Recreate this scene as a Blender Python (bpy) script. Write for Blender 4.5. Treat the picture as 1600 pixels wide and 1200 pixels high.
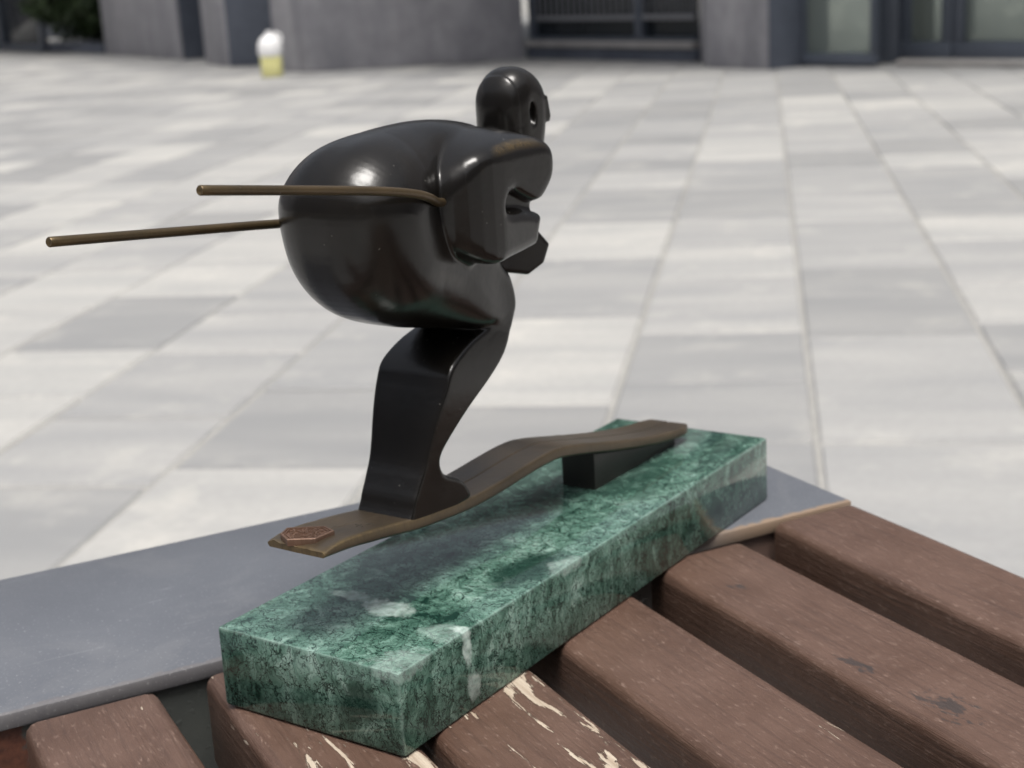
import bpy, bmesh, math, random
import numpy as np
from mathutils import Vector, Matrix, noise

for o in list(bpy.data.objects): bpy.data.objects.remove(o)
S = bpy.context.scene
COL = S.collection
GZ = 0.45                      # bench top above the pavement (bench top is z = 0 in the local numbers below)
rng = random.Random(7)

# ------------------------------------------------------------------ camera
CAM_LOC = (-0.37344, -0.31648, 0.26651 + GZ)
CAM_PITCH, CAM_ROLL, CAM_YAW = 0.264268, -0.0577294, -0.9604226
cd = bpy.data.cameras.new('camera')
cam = bpy.data.objects.new('camera', cd); COL.objects.link(cam)
cam.matrix_world = Matrix.Translation(CAM_LOC) @ (Matrix.Rotation(CAM_YAW, 4, 'Z') @ Matrix.Rotation(math.pi/2-CAM_PITCH, 4, 'X') @ Matrix.Rotation(CAM_ROLL, 4, 'Z'))
cd.sensor_width = 36; cd.lens = 2388.77/1600*36; cd.clip_start = 0.01; cd.clip_end = 500
cd.dof.use_dof = True; cd.dof.focus_distance = 0.51; cd.dof.aperture_fstop = 18; cd.dof.aperture_blades = 0
S.camera = cam
# ------------------------------------------------------------------ sky and sun
SUN_DIR = Vector((-0.24, -0.30, 1.25)).normalized()
elev = math.asin(SUN_DIR.z); azim = math.atan2(SUN_DIR.x, SUN_DIR.y)
W = bpy.data.worlds.new('World'); S.world = W; W.use_nodes = True
nt = W.node_tree; bg = nt.nodes['Background']
sky = nt.nodes.new('ShaderNodeTexSky'); sky.sky_type = 'NISHITA'; sky.sun_disc = False
sky.sun_elevation = elev; sky.sun_rotation = azim; sky.air_density = 1.0; sky.dust_density = 6.0; sky.ozone_density = 1.0
hs = nt.nodes.new('ShaderNodeHueSaturation'); hs.inputs['Saturation'].default_value = 0.38     # thin even cloud
nt.links.new(sky.outputs[0], hs.inputs['Color']); nt.links.new(hs.outputs[0], bg.inputs[0])
bg.inputs[1].default_value = 0.06
sl = bpy.data.lights.new('sun', 'SUN'); sl.energy = 1.5; sl.angle = math.radians(24); sl.color = (1.0, 0.965, 0.92)
sun = bpy.data.objects.new('sun', sl); COL.objects.link(sun); sun.rotation_euler = SUN_DIR.to_track_quat('Z', 'Y').to_euler()
S.view_settings.view_transform = 'Standard'; S.view_settings.look = 'None'; S.view_settings.gamma = 1
S.view_settings.exposure = 1.22
S.render.engine = 'CYCLES'; S.cycles.use_denoising = True

# ------------------------------------------------------------------ helpers
def tag(o, label=None, cat=None, group=None, kind=None):
    if label: o['label'] = label
    if cat: o['category'] = cat
    if group: o['group'] = group
    if kind: o['kind'] = kind
    return o
def empty(name, loc=(0, 0, 0), rz=0):
    o = bpy.data.objects.new(name, None); COL.objects.link(o); o.location = loc; o.rotation_euler = (0, 0, rz); o.empty_display_size = .05
    return o
def link(name, me, mat=None, parent=None, loc=(0, 0, 0), rz=0):
    o = bpy.data.objects.new(name, me); COL.objects.link(o)
    if mat is not None and not me.materials: me.materials.append(mat)
    if parent is not None: o.parent = parent
    o.location = loc; o.rotation_euler = (0, 0, rz)
    return o
def mesh(name, v, f, smooth=False):
    me = bpy.data.meshes.new(name); me.from_pydata([tuple(map(float, p)) for p in v], [], [tuple(int(i) for i in q) for q in f]); me.update()
    if smooth: me.shade_smooth()
    return me
def bm_mesh(name, bm, smooth_angle=None):
    bmesh.ops.recalc_face_normals(bm, faces=bm.faces)
    me = bpy.data.meshes.new(name); bm.to_mesh(me); bm.free()
    if smooth_angle is not None:
        me.shade_smooth(); me.set_sharp_from_angle(angle=math.radians(smooth_angle))
    return me
def box_bm(lo, hi, bev=0, seg=2):
    bm = bmesh.new(); bmesh.ops.create_cube(bm, size=1)
    for v in bm.verts: v.co = Vector([lo[i]+(v.co[i]+.5)*(hi[i]-lo[i]) for i in range(3)])
    if bev: bmesh.ops.bevel(bm, geom=bm.edges[:], offset=bev, segments=seg, profile=.5, affect='EDGES', clamp_overlap=True)
    return bm
def box(name, lo, hi, mat, parent=None, bev=0, seg=2, loc=(0, 0, 0), rz=0):
    return link(name, bm_mesh(name, box_bm(lo, hi, bev, seg), 35 if bev else None), mat, parent, loc, rz)
def prism(name, pts, z0, z1, mat, parent=None, bev=0.0):
    bm = bmesh.new(); vs = [bm.verts.new((p[0], p[1], z0)) for p in pts]
    f = bm.faces.new(vs); r = bmesh.ops.extrude_face_region(bm, geom=[f])
    bmesh.ops.translate(bm, verts=[g for g in r['geom'] if isinstance(g, bmesh.types.BMVert)], vec=(0, 0, z1-z0))
    if bev: bmesh.ops.bevel(bm, geom=bm.edges[:], offset=bev, segments=2, profile=.5, affect='EDGES', clamp_overlap=True)
    return link(name, bm_mesh(name, bm, 35 if bev else None), mat, parent)
def wall_box(name, a, b, z0, z1, front, back, mat, parent, bev=0.0):
    """upright box along the ground line a -> b; front/back = offsets towards / away from the plaza"""
    a, b = Vector(a), Vector(b); d = (b-a).normalized(); n = Vector((-d.y, d.x))
    if n.dot(Vector(CAM_LOC[:2])-a) < 0: n = -n
    return prism(name, [a+n*front, b+n*front, b-n*back, a-n*back], z0, z1, mat, parent, bev)
def lathe(name, prof, mat, parent=None, loc=(0, 0, 0), seg=32, sy=1.0):
    v, f = [], []
    for r, z in prof:
        for k in range(seg):
            a = 2*math.pi*k/seg; v.append((r*math.cos(a), sy*r*math.sin(a), z))
    m = len(prof)
    for i in range(m-1):
        for k in range(seg):
            f.append((i*seg+k, i*seg+(k+1) % seg, (i+1)*seg+(k+1) % seg, (i+1)*seg+k))
    f.append(tuple(range(seg))[::-1]); f.append(tuple((m-1)*seg+k for k in range(seg)))
    me = mesh(name, v, f, True); me.set_sharp_from_angle(angle=math.radians(50))
    return link(name, me, mat, parent, loc)
def tube_mesh(name, pts, rad, seg=16, dish=0.0):
    P = [Vector(p) for p in pts]; v, f = [], []
    R = rad if isinstance(rad, (list, tuple)) else [rad]*len(P)
    up = Vector((0, 0, 1))
    for i, p in enumerate(P):
        t = (P[min(i+1, len(P)-1)]-P[max(i-1, 0)]).normalized(); a = t.cross(up).normalized(); b = a.cross(t)
        for k in range(seg):
            w = 2*math.pi*k/seg; v.append(p+a*R[i]*math.cos(w)+b*R[i]*math.sin(w))
    n = len(P)
    for i in range(n-1):
        for k in range(seg): f.append((i*seg+k, i*seg+(k+1) % seg, (i+1)*seg+(k+1) % seg, (i+1)*seg+k))
    for end in (0, n-1):
        t = (P[1]-P[0]).normalized() if end == 0 else (P[-2]-P[-1]).normalized()
        v.append(P[end]+t*dish); c = len(v)-1
        for k in range(seg): f.append((end*seg+k, end*seg+(k+1) % seg, c) if end else (end*seg+(k+1) % seg, end*seg+k, c))
    bm = bmesh.new(); vs = [bm.verts.new(p) for p in v]
    for q in f: bm.faces.new([vs[i] for i in q])
    return bm_mesh(name, bm, 40)

# ------------------------------------------------------------------ material helpers
class Mat:
    def __init__(s, name):
        s.m = bpy.data.materials.new(name); s.m.use_nodes = True; s.t = s.m.node_tree; s.b = s.t.nodes['Principled BSDF']
        s._co = None
    def n(s, typ, ins=None, **kw):
        x = s.t.nodes.new('ShaderNode'+typ)
        for k, v in kw.items(): setattr(x, k, v)
        for k, v in (ins or {}).items(): s.put(x, k, v)
        return x
    def put(s, node, k, v):
        i = node.inputs[k]
        if isinstance(v, bpy.types.NodeSocket): s.t.links.new(v, i)
        elif isinstance(v, bpy.types.Node): s.t.links.new(v.outputs[0], i)
        else: i.default_value = v
    def co(s):
        if s._co is None: s._co = s.n('TexCoord').outputs['Object']
        return s._co
    def map(s, sc=(1, 1, 1), loc=(0, 0, 0), rot=(0, 0, 0), vec=None):
        return s.n('Mapping', {'Vector': vec or s.co(), 'Scale': sc, 'Location': loc, 'Rotation': rot}).outputs[0]
    def noise(s, scale, detail=4, rough=.55, vec=None, dist=0, typ='FBM', out='Fac'):
        return s.n('TexNoise', {'Vector': vec or s.co(), 'Scale': scale, 'Detail': detail, 'Roughness': rough, 'Distortion': dist}, noise_type=typ).outputs[out]
    def math(s, op, a, b=0.0, c=0.0, clamp=False):
        x = s.n('Math', operation=op, use_clamp=clamp); s.put(x, 0, a); s.put(x, 1, b); s.put(x, 2, c); return x.outputs[0]
    def ramp(s, fac, stops, interp='LINEAR'):
        x = s.n('ValToRGB', {'Fac': fac}); r = x.color_ramp; r.interpolation = interp
        while len(r.elements) < len(stops): r.elements.new(.5)
        for e, (p, c) in zip(r.elements, stops):
            e.position = p; e.color = (c, c, c, 1) if isinstance(c, (int, float)) else (*c, 1)
        return x.outputs[0]
    def step(s, v, a, b):
        return s.n('MapRange', {'Value': v, 'From Min': a, 'From Max': b, 'To Min': 0., 'To Max': 1.}, interpolation_type='SMOOTHSTEP').outputs[0]
    def mix(s, fac, a, b, blend='MIX'):
        x = s.n('Mix', data_type='RGBA', blend_type=blend)
        s.put(x, 0, fac); s.put(x, 6, (*a, 1) if isinstance(a, tuple) and len(a) == 3 else a); s.put(x, 7, (*b, 1) if isinstance(b, tuple) and len(b) == 3 else b)
        return x.outputs[2]
    def set(s, **kw):
        names = dict(color='Base Color', rough='Roughness', metal='Metallic', spec='Specular IOR Level', ior='IOR', coat='Coat Weight', coatr='Coat Roughness', normal='Normal', trans='Transmission Weight', sss='Subsurface Weight')
        for k, v in kw.items():
            if isinstance(v, tuple) and len(v) == 3 and k == 'color': v = (*v, 1)
            s.put(s.b, names[k], v)
        return s
    def bump(s, h, strength=.3, dist=.001, normal=None):
        d = {'Height': h, 'Strength': strength, 'Distance': dist}
        if normal is not None: d['Normal'] = normal
        return s.n('Bump', d).outputs[0]
    def dist(s, c, sc):
        """distance from an (object space) centre, in units of the ellipsoid sc"""
        v = s.n('VectorMath', {0: s.co(), 1: c}, operation='SUBTRACT').outputs[0]
        v = s.n('VectorMath', {0: v, 1: sc}, operation='DIVIDE').outputs[0]
        return s.n('VectorMath', {0: v}, operation='LENGTH').outputs['Value']
def plain(name, color, rough=.5, metal=0, vary=.12, scale=6, **kw):
    m = Mat(name); k = m.noise(scale, 5, .6)
    c = m.mix(m.ramp(k, [(.3, 0.), (.7, 1.)]), tuple(x*(1-vary) for x in color), tuple(x*(1+vary) for x in color))
    m.set(color=c, rough=rough, metal=metal, **kw); return m.m

# ------------------------------------------------------------------ signed distance sculpting of the figure
class Grid:
    def __init__(s,lo,hi,h):
        s.lo=np.array(lo,float); s.h=h
        s.n=[int(np.ceil((hi[i]-lo[i])/h))+1 for i in range(3)]
        ax=[(s.lo[i]+h*np.arange(s.n[i])).astype(np.float32) for i in range(3)]
        s.X=ax[0][:,None,None]; s.Y=ax[1][None,:,None]; s.Z=ax[2][None,None,:]
def smin(a,b,k):
    h=np.clip(.5+.5*(b-a)/k,0,1); return b+(a-b)*h-k*h*(1-h)
def smax(a,b,k): return -smin(-a,-b,k)
def catmull(pts,n=6):
    P=np.array(pts,float); m=len(P); out=[]
    for i in range(m):
        p0,p1,p2,p3=P[i-1],P[i],P[(i+1)%m],P[(i+2)%m]
        for t in np.arange(n)/n:
            out.append(.5*((2*p1)+(p2-p0)*t+(2*p0-5*p1+4*p2-p3)*t*t+(3*p1-p0-3*p2+p3)*t**3))
    return np.array(out)
def poly2(U,V,pts):
    # exact signed distance to a polygon; U,V broadcastable 2-D
    P=np.array(pts,float); U,V=np.broadcast_arrays(U,V)
    d=np.full(U.shape,1e9,np.float32); inside=np.zeros(U.shape,bool)
    for i in range(len(P)):
        a=P[i-1]; b=P[i]; e=b-a; L=e@e
        if L<1e-9: continue
        t=np.clip(((U-a[0])*e[0]+(V-a[1])*e[1])/L,0,1)
        d=np.minimum(d,(U-a[0]-t*e[0])**2+(V-a[1]-t*e[1])**2)
        c=((a[1]>V)!=(b[1]>V))
        if a[1]!=b[1]: inside^=c&(U<(b[0]-a[0])*(V-a[1])/(b[1]-a[1])+a[0])
    d=np.sqrt(d); return np.where(inside,-d,d).astype(np.float32)
def pillow(d2,W,hw,r):
    # profile d2 (2-D field broadcast) thickened to +-hw along W with edge radius r
    a=d2+r; b=np.abs(W)-hw+r
    return np.sqrt(np.maximum(a,0)**2+np.maximum(b,0)**2)+np.minimum(np.maximum(a,b),0)-r
def ellip(g,c,ax):
    x=(g.X-c[0])/ax[0]; y=(g.Y-c[1])/ax[1]; z=(g.Z-c[2])/ax[2]
    k0=np.sqrt(x*x+y*y+z*z); k1=np.sqrt((x/ax[0])**2+(y/ax[1])**2+(z/ax[2])**2)+1e-6
    return k0*(k0-1)/k1
def capsule(g,a,b,ra,rb):
    a=np.array(a,float);b=np.array(b,float);e=b-a;L=e@e
    t=np.clip(((g.X-a[0])*e[0]+(g.Y-a[1])*e[1]+(g.Z-a[2])*e[2])/L,0,1)
    return np.sqrt((g.X-a[0]-t*e[0])**2+(g.Y-a[1]-t*e[1])**2+(g.Z-a[2]-t*e[2])**2)-(ra+(rb-ra)*t)
def surface_nets(F,g,newton=3):
    F=F.astype(np.float32); S=F<0; nx,ny,nz=F.shape
    cnt=np.zeros((nx-1,ny-1,nz-1),np.int8)
    for i in(0,1):
        for j in(0,1):
            for k in(0,1): cnt+=S[i:nx-1+i,j:ny-1+j,k:nz-1+k]
    act=(cnt>0)&(cnt<8); idx=np.full(act.shape,-1,np.int64); I=np.argwhere(act); idx[act]=np.arange(len(I))
    acc=np.zeros((len(I),3)); num=np.zeros(len(I))
    corners=[(i,j,k) for i in(0,1) for j in(0,1) for k in(0,1)]
    for a in corners:
        for ax in range(3):
            if a[ax]: continue
            b=list(a); b[ax]=1
            fa=F[I[:,0]+a[0],I[:,1]+a[1],I[:,2]+a[2]]; fb=F[I[:,0]+b[0],I[:,1]+b[1],I[:,2]+b[2]]
            m=(fa<0)!=(fb<0); t=np.where(m,fa/np.where(m,fa-fb,1),0)
            p=np.array(a,float)[None]+np.zeros((len(I),3)); p[:,ax]+=t
            acc[m]+=p[m]; num[m]+=1
    V=I+acc/num[:,None]
    # pull the vertices onto the surface
    def samp(p):
        q=np.clip(np.floor(p).astype(int),0,np.array(F.shape)-2); t=p-q; r=0
        for c in corners:
            w=np.prod([t[:,i] if c[i] else 1-t[:,i] for i in range(3)],0); r=r+w*F[q[:,0]+c[0],q[:,1]+c[1],q[:,2]+c[2]]
        return r
    for _ in range(newton):
        e=.6; f0=samp(V); G=np.stack([(samp(V+e*np.eye(3)[i])-samp(V-e*np.eye(3)[i]))/(2*e) for i in range(3)],1)
        st=-(f0/np.maximum((G**2).sum(1),.05*g.h**2))[:,None]*G
        V=V+np.clip(st,-.4,.4)*.8
    quads=[]
    for ax in range(3):
        b,c=[(1,2),(2,0),(0,1)][ax]
        sl0=[slice(1,n-1) for n in F.shape]; sl1=list(sl0); sl0[ax]=slice(0,F.shape[ax]-1); sl1[ax]=slice(1,F.shape[ax])
        A=S[tuple(sl0)]; B=S[tuple(sl1)]; E=np.argwhere(A!=B)
        inn=A[tuple(E.T)]; off=np.array([0 if i==ax else 1 for i in range(3)]); E=E+off
        def at(db,dc):
            q=E.copy(); q[:,b]-=db; q[:,c]-=dc; return idx[tuple(q.T)]
        Q=np.stack([at(1,1),at(0,1),at(0,0),at(1,0)],1); Q[~inn]=Q[~inn][:,::-1]; quads.append(Q)
    return g.lo+V*g.h,np.concatenate(quads)
def skier_field(g):
    X,Y,Z=g.X,g.Y,g.Z
    A=np.abs(Y)
    side=lambda pts:poly2(X[:,0,:],Z[0],pts)[:,None,:]
    plan=lambda pts,yy:poly2(X[:,:,0],yy[0,:,0][None,:],pts)[:,:,None]
    def ip(v,a,b):
        u=np.arange(-20,260.); k=np.ones(15)/15; w=np.interp(u,a,b); w=np.convolve(np.pad(w,14,'edge'),np.convolve(k,k),'valid')
        return np.interp(v,u,w).astype(np.float32)
    # hips, back and thighs: one big egg that narrows down to the knee
    body=side(catmull([(27.4,183),(31,197),(44,207.5),(64,212),(90,213.2),(112,211),(128,206),(139,195),(132,174),(124,157),(127,147),(129.5,139),(128.5,132),(121,129.3),(106,129.8),(86,133.8),(64,138.8),(44.5,147),(32,162)]))
    s=np.clip(((X-78)*53-(Z-170)*35)/(53.**2+35**2),0,1)
    s=s*s*(3-2*s)
    hx=ip(X,[40,58,74,88,104,130],[30,29,25.5,23,20.5,15.2])
    zz=np.clip((Z-166)/20,0,1); hx=hx-4.2*zz*zz*(3-2*zz)*np.exp(-((X-82)/13.)**2)
    r=26-22.5*s; r=np.minimum(r,hx-.5)
    d=pillow(body,Y,hx,r)
    # shin and boots: a slab with crisp edges
    shin=side(list(catmull([(55.2,62),(55.6,70),(60,78),(64.5,86),(70,100),(76,112.5),(79.5,119),(85,123),(94,126.8),(105,129.5),(116,131.5),(124,132),(122.6,125.5),(116.5,117.5),(106.5,110),(92.5,101),(82,93),(75.3,87),(74,82.5),(77,77.5),(86,73),(90.8,68.5),(91,62)],4)))
    hz=ip(Z,[60,78,95,112,120,128],[13.4,13.7,15.4,18.2,18.6,16.2])
    d=smin(d,pillow(shin,Y,hz,1.7),2.2)
    knee=side(list(catmull([(110,134),(117,128),(123.5,127),(127.3,133),(128,139),(124,149),(112,152)],4)))
    d=smin(d,pillow(knee,Y,16.4,2.4),3)
    # ridge of the jacket behind the elbow
    d=smin(d,np.minimum(capsule(g,(77,-23,182),(80,-22.5,174),2.4,3.2),capsule(g,(80,-22,174),(89,-21,163),3.2,2.4)),5)
    # shoulder yoke and upper arms, chamfered towards the back
    sh=side(list(catmull([(66,182),(69,191),(79,200),(93,207),(108,210.5),(123.5,205.5),(131,198.5),(132,191),(129,184.8),(120,178.8),(110,182.3),(103,185.3),(99,183.2),(98.3,179.8),(104,178.4),(113,177.2),(126.5,174.0),(129,171.4),(126.6,166),(124.2,161.6),(121,160.6),(102,160.0),(88,160.0),(74,167),(66,176)],4)))
    top=Z-(211.5-.0065*A*A+0*X)
    lowz=np.clip((181-Z)/4,0,1); lowz=lowz*lowz*(3-2*lowz)
    pq=[(62,0),(65.5,14),(67.5,19.5),(70,24.5),(73,29),(77,32.8),(82,35.5),(88,36.8),(95,37.2),(140,37.2),(140,0)]
    def plan3(Aq):
        # plan outline with the outer face leaning inwards along the forearm
        d0=plan(pq,A)
        return d0+lowz*np.clip(X-93,0,60)*.15*np.clip((Aq-15)/10,0,1)
    yoke=smax(sh,plan3(A),6)
    yoke=smax(yoke,top*.93,5)
    d=smin(d,yoke,1.6)
    fill=side([(92,164),(92,192),(114,190),(121,181.5),(120.5,174),(112,164)])
    d=smin(d,pillow(fill,Y,31,1.2),1.5)
    # forearms: near one (turned inwards) and the far one reaching further
    def fore(o,th,pts,hw,r):
        c,sn=np.cos(th),np.sin(th)
        U=(X-o[0])*c+(Y-o[1])*sn; Wd=-(X-o[0])*sn+(Y-o[1])*c
        d2=poly2(U[:,:,0][:,:,None]+0*Z,Z+0*U,pts)
        return pillow(d2,Wd,hw,r)
    ff=fore((95,26),np.radians(-31),[(0,160),(2,172),(50,165),(67,162.5),(72.5,155.5),(69.5,148),(62,143.8),(38,149)],8,1.6)
    d=smin(d,ff,1.5)
    d=smin(d,capsule(g,(124,0,195),(152,0,196),9,8.5),3)      # neck
    # head
    hp=[(142,190),(141.5,205),(142,217),(147,225.3),(155,228.2),(163.5,225.7),(169.5,219.5),(171.2,211),(170,200),(166,191),(154,184)]
    hd=side(catmull(hp))
    face=pillow(hd,Y,12.0,10.5)
    hair=smax(face-.6,X-(146.5+.0*Z),.5)
    hair=smax(hair,200.5-Z+0*X,3)
    head=smin(face,hair,.5)
    # goggles with a scooped socket at the side
    gg=pillow(side([(156.5,204.8),(158,215.4),(167.0,215.4),(169.0,206.8),(168.0,204.4)]),Y,11.4,.8)
    head=smin(head,gg,.5)
    sock=ellip(g,(154.6,-12.6,209.3),(2.5,4.4,4.9)); sock2=ellip(g,(154.6,12.6,209.3),(2.5,4.4,4.9))
    head=smax(head,-np.minimum(sock,sock2),.5)
    d=smin(d,head,1.0)
    return d
# ------------------------------------------------------------------ materials
def m_bronze(name, dark, brass, rough, metal, ior, gain):
    m = Mat(name)
    w = m.n('Attribute', attribute_name='wear').outputs['Fac']
    n1 = m.noise(180, 5, .65); n2 = m.noise(1500, 3, .6); n3 = m.noise(40, 4, .6)
    wear = m.math('MULTIPLY', w, m.ramp(n1, [(.30, .55), (.60, 1.)]), clamp=True)
    wear = m.math('MULTIPLY', m.math('MULTIPLY', wear, gain), m.ramp(m.noise(1, 4, .6, m.map((900, 900, 160))), [(.32, .35), (.62, 1.)]), clamp=True)
    base = m.mix(m.ramp(n3, [(.3, 0.), (.7, 1.)]), tuple(x*.75 for x in dark), (dark[0]*1.35, dark[1]*1.25, dark[2]*1.1))
    spk = m.ramp(m.noise(700, 1, .3), [(.80, 0.), (.815, 1.)])          # dust specks
    col = m.mix(wear, base, brass)
    col = m.mix(m.math('MULTIPLY', spk, .35), col, (.30, .29, .26))
    m.set(color=col, metal=m.math('MULTIPLY_ADD', wear, .5, metal, clamp=True), ior=ior,
          rough=m.math('ADD', m.math('MULTIPLY_ADD', n3, .12, rough-.06), m.math('MULTIPLY', wear, .08)),
          normal=m.bump(m.math('ADD', m.math('MULTIPLY', n3, 6.), m.math('MULTIPLY', n2, .25)), .11, .0006))
    return m.m
M_FIG = m_bronze('dark_patinated_bronze', (.0066, .0060, .0053), (.17, .118, .050), .24, .0, 1.47, 1.0)
M_SKI = m_bronze('brown_worn_bronze', (.072, .057, .040), (.30, .22, .11), .36, .40, 1.6, 1.0)
M_POLE = m_bronze('bronze_rod', (.075, .055, .030), (.22, .16, .08), .36, .5, 1.6, .5)
M_BLOCK = m_bronze('black_bronze', (.016, .015, .013), (.12, .09, .05), .36, .0, 1.6, .3)
M_BADGE = m_bronze('copper_badge', (.105, .060, .042), (.26, .17, .125), .42, .25, 1.5, .9)

def m_marble():
    m = Mat('green_marble')
    v = m.map((100, 100, 100))
    wv = m.n('VectorMath', {0: v, 1: m.n('VectorMath', {0: m.noise(.55, 4, .6, v, out='Color'), 1: (1.9, 1.9, 1.9)}, operation='MULTIPLY').outputs[0]}, operation='ADD').outputs[0]
    st = m.map((1.0, 1.0, .38), rot=(.25, .15, .4), vec=wv)
    cloud = m.noise(1.3, 8, .60, st, 1.0)
    big = m.noise(.28, 3, .5, v)
    tone = m.math('MULTIPLY_ADD', m.math('SUBTRACT', big, .5), .55, cloud)
    col = m.ramp(tone, [(.30, (.010, .034, .025)), (.36, (.040, .094, .071)), (.48, (.082, .164, .128)), (.60, (.142, .252, .204)), (.76, (.27, .40, .345))])
    # dark hair veins, two sizes
    wq = m.map((1., .8, .42), vec=wv)
    for sc, wd, amt in ((.75, .020, 1.), (1.5, .036, 1.), (3.0, .055, .95), (6.0, .065, .7)):
        ve = m.n('TexVoronoi', {'Vector': m.n('VectorMath', {0: wq, 1: m.n('VectorMath', {0: m.noise(1.7*sc, 3, .6, v, out='Color'), 1: (.75/sc,)*3}, operation='MULTIPLY').outputs[0]}, operation='ADD').outputs[0], 'Scale': sc}, feature='DISTANCE_TO_EDGE').outputs['Distance']
        k = m.math('SUBTRACT', 1., m.step(ve, .0, wd))
        k = m.math('MULTIPLY', k, m.ramp(m.noise(.8*sc, 3, .5, v), [(.34, 0.), (.48, amt)]))
        col = m.mix(k, col, (.006, .020, .016))
    # dark clouds and white quartz inclusions
    wob = m.math('MULTIPLY', m.math('SUBTRACT', m.noise(90, 5, .62), .5), 1.5)
    for c, s_, a in (((.100, .013, .033), (.030, .014, .03), .85), ((.0, .020, .016), (.03, .013, .012), .8), ((.075, .072, .033), (.028, .012, .03), .6), ((.215, .030, .033), (.03, .02, .03), .5), ((.24, 0, .012), (.02, .02, .008), .5)):
        col = m.mix(m.math('MULTIPLY', m.math('SUBTRACT', 1., m.step(m.math('ADD', m.dist(c, s_), wob), .45, 1.05)), a), col, (.008, .028, .021))
    wob2 = m.math('MULTIPLY', m.math('SUBTRACT', m.noise(130, 6, .68), .5), 1.7)
    for c, s_, a in (((.044, .040, .033), (.009, .013, .01), .55), ((.047, .060, .033), (.005, .014, .01), .40), ((.0405, .002, .027), (.0042, .007, .0105), .75), ((.0435, -.001, .0095), (.0058, .004, .0072), .62), ((.035, .008, .033), (.010, .010, .006), .22), ((.112, .0, .033), (.012, .010, .006), .30), ((.004, .0, .033), (.02, .02, .006), .25)):
        k = m.math('SUBTRACT', 1., m.step(m.math('ADD', m.dist(c, s_), wob2), .55, .95))
        col = m.mix(m.math('MULTIPLY', k, m.math('MULTIPLY', m.ramp(m.noise(300, 4, .6), [(.30, .35), (.6, 1.)]), a)), col, (.52, .62, .58))
    sx = m.n('SeparateXYZ', {0: m.co()}); mn = lambda a, b: m.math('MINIMUM', a, b); mx = lambda a, b: m.math('MAXIMUM', a, b)
    ex = mn(sx.outputs[0], m.math('SUBTRACT', .3000, sx.outputs[0])); ey = mn(sx.outputs[1], m.math('SUBTRACT', .08771, sx.outputs[1])); ez = m.math('SUBTRACT', .03252, sx.outputs[2])
    eg = mn(mx(ez, mn(ex, ey)), mx(ex, ey))
    eg = m.math('SUBTRACT', 1., m.step(m.math('ADD', eg, m.math('MULTIPLY', m.noise(400, 3, .6), .0012)), .0010, .0020))
    col = m.mix(m.math('MULTIPLY', eg, m.ramp(m.noise(70, 3, .6), [(.35, .05), (.65, .5)])), col, (.30, .42, .37))       # ground edges, bruised pale
    fl = m.ramp(m.noise(9.5, 2, .5, v), [(.70, 0.), (.76, 1.)])
    col = m.mix(m.math('MULTIPLY', fl, .35), col, (.004, .014, .012))
    m.set(color=col, rough=m.math('MULTIPLY_ADD', cloud, .06, .04), spec=.5, sss=0.0, coat=.0, coatr=.04,
          normal=m.bump(m.noise(60, 4, .6), .03, .0006))
    return m.m
M_MARBLE = m_marble()

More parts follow.
